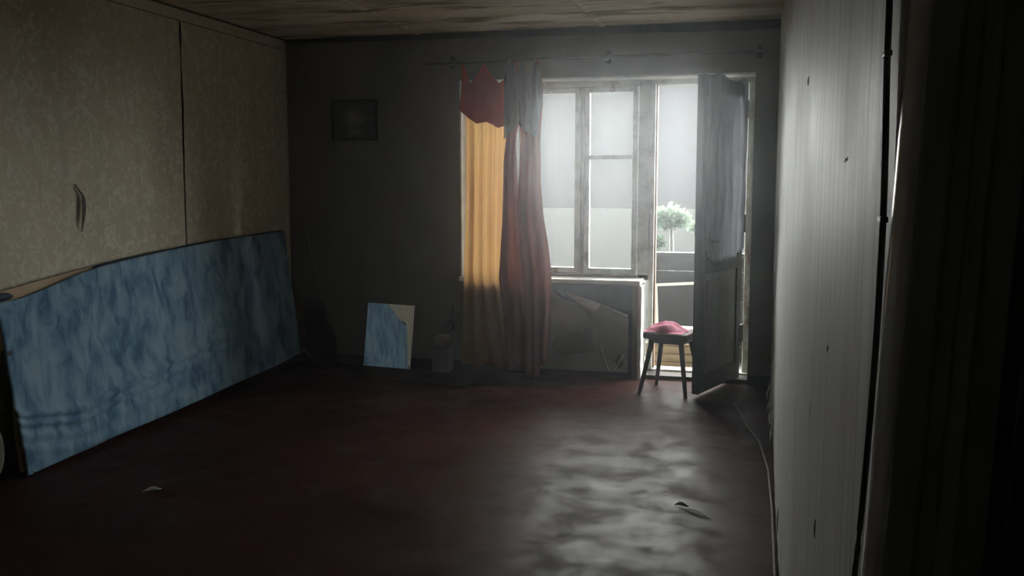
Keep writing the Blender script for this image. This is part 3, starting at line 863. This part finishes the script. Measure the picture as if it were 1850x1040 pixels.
# ------------------------------------------------------------------ balcony and the world outside
struct(obj('floor_balcony', boxes(((2.0, 7.20, -0.22), (4.4, 8.32, -0.10))), 'slab'), 'concrete balcony slab outside the open door')
pr = empty('balcony_parapet', (3.0, 8.25, -0.1))
tag(pr, 'grey boarded balcony parapet seen through the open door', 'parapet')
def ppart(name, ab, mat, bevel=0.004):
    return wpart(name, ab, mat, pr, bevel)
ppart('top_rail', (((2.70, 8.19, 0.80), (4.4, 8.31, 0.84)),), 'balcony')
for k, (z0, z1) in enumerate(((0.685, 0.797), (0.56, 0.68), (0.43, 0.555), (0.30, 0.425), (0.17, 0.295), (0.04, 0.165), (-0.099, 0.035))):
    ppart('board', (((2.72, 8.215 + 0.004 * (k % 2), z0), (4.4, 8.245 + 0.004 * (k % 2), z1)),), 'balcony', 0.003)
for px in (2.74, 3.5, 4.3):
    ppart('post', (((px, 8.25, -0.099), (px + 0.05, 8.30, 0.80)),), 'balcony')
# old cabinet door leaning on the parapet
cd = empty('cabinet_door', (3.06, 8.02, -0.1))
tag(cd, 'dark old cabinet door with pale edges leaning inside the balcony parapet', 'cabinet door')
cd.rotation_euler = (math.radians(-11), math.radians(-4), 0)
obj('panel', boxes(((-0.24, 0.0, 0.045), (0.40, 0.018, 0.685))), 'panel', cd, bevel=0.002)
obj('pale_edge', boxes(((-0.262, -0.006, 0.04), (-0.225, 0.022, 0.705)),), 'white', cd, bevel=0.002)
obj('pale_edge', boxes(((-0.225, -0.006, 0.68), (0.41, 0.022, 0.705)),), 'white', cd, bevel=0.002)
# slatted crate and foam box
cr = empty('slatted_crate', (3.04, 7.55, -0.1))
tag(cr, 'low tan slatted wooden crate on the balcony behind the stool', 'crate')
for k in range(4):
    for yy_ in (-0.12, 0.12):
        obj('slat', boxes(((-0.26, yy_ - 0.008, 0.006 + k * 0.065), (0.30, yy_ + 0.008, 0.06 + k * 0.065))), 'plank', cr, bevel=0.003)
for k in range(4):
    obj('corner_post', boxes(((-0.252 if k < 2 else 0.27, -0.112 if k % 2 else 0.085, 0.002), (-0.225 if k < 2 else 0.292, -0.085 if k % 2 else 0.112, 0.262))), 'plank', cr)
obj('crate_lid', boxes(((-0.262, -0.13, 0.263), (0.302, 0.13, 0.275))), 'plank', cr)
fb = empty('foam_box', (3.16, 7.56, 0.176))
tag(fb, 'small white foam box resting on the slatted crate', 'box')
obj('box_body', boxes(((-0.12, -0.09, 0.0), (0.14, 0.09, 0.085))), 'whitebox', fb, bevel=0.006)
obj('box_lid', boxes(((-0.125, -0.095, 0.085), (0.145, 0.095, 0.11))), 'whitebox', fb, bevel=0.006)

struct(obj('ground_yard', boxes(((-200, 12, -9.4), (200, 420, -9.0))), 'ground'))
def tree(px, py, rad, hgt, seed, label):
    e = empty('leafy_tree', (px, py, -9.0))
    tag(e, label, 'tree', None)
    rnd = random.Random(seed)
    obj('trunk', tube(bmesh.new(), [(0, 0, 0), (0.15, 0, hgt * .35), (0.05, 0, hgt * .7)], [0.32, 0.24, 0.12], 8), 'bark', e, smooth=True)
    bm = bmesh.new()
    for k in range(2600):
        d = Vector((rnd.gauss(0, 1), rnd.gauss(0, 1), rnd.gauss(0, 1))).normalized()
        rr = rad * (0.3 + 0.7 * rnd.random()) * (1 + 0.6 * nz(d.x * 2 + seed, d.y * 2, d.z * 2))
        p = Vector((0, 0, hgt * .72)) + Vector((d.x * rr, d.y * rr, d.z * rr * 0.62))
        a = Vector((rnd.gauss(0, 1), rnd.gauss(0, 1), rnd.gauss(0, 1))).normalized() * 0.22
        b = a.cross(Vector((rnd.gauss(0, 1), rnd.gauss(0, 1), rnd.gauss(0, 1)))).normalized() * 0.13
        bm.faces.new([bm.verts.new(p + q) for q in (a, b, -a, -b)])
    o = obj('crown', bm, 'leaf', e)
    o['kind'] = 'stuff'
tree(-3.6, 80, 1.6, 10.7, 1, 'pale green round tree beyond the balcony, seen mid doorway')
tree(-4.9, 79, 0.9, 7.9, 2, 'small pale tree low by the door frame, beyond the balcony')
tree(-1.2, 84, 1.2, 9.4, 3, 'pale tree half hidden by the open door edge, beyond the balcony')

# ------------------------------------------------------------------ haze volume added to imitate lens glow around the window
hm = bpy.data.materials.new('lens_glow_haze')
hm.use_nodes = True
hn = hm.node_tree
hn.nodes.remove(hn.nodes['Principled BSDF'])
vs_ = nd(hn, 'ShaderNodeVolumeScatter')
vs_.inputs['Color'].default_value = (0.94, 0.975, 1.0, 1)
vs_.inputs['Density'].default_value = 0.014
vs_.inputs['Anisotropy'].default_value = 0.93
hn.links.new(vs_.outputs[0], hn.nodes['Material Output'].inputs['Volume'])
M['haze'] = hm
hc = bpy.data.curves.new('glow_haze_volume', 'CURVE')
hc.dimensions = '3D'
hc.bevel_depth = math.sqrt(0.5)
hc.bevel_resolution = 0
hc.use_fill_caps = True
spl = hc.splines.new('POLY')
spl.points.add(1)
for p_, z in zip(spl.points, (-0.02, H + 0.02)):
    p_.co = (0, 0, z, 1)
    p_.tilt = math.pi / 4
hc.materials.append(hm)
hz = bpy.data.objects.new('glow_haze_volume', hc)
hz.scale = (W + 0.1, 7.015 - YB + 0.05, 1)
hz.location = (W / 2, (7.015 + YB - 0.05) / 2, 0)
C.objects.link(hz)
hz['kind'] = 'stuff'
tag(hz, 'thin haze volume added through the room to imitate lens glow', 'haze')
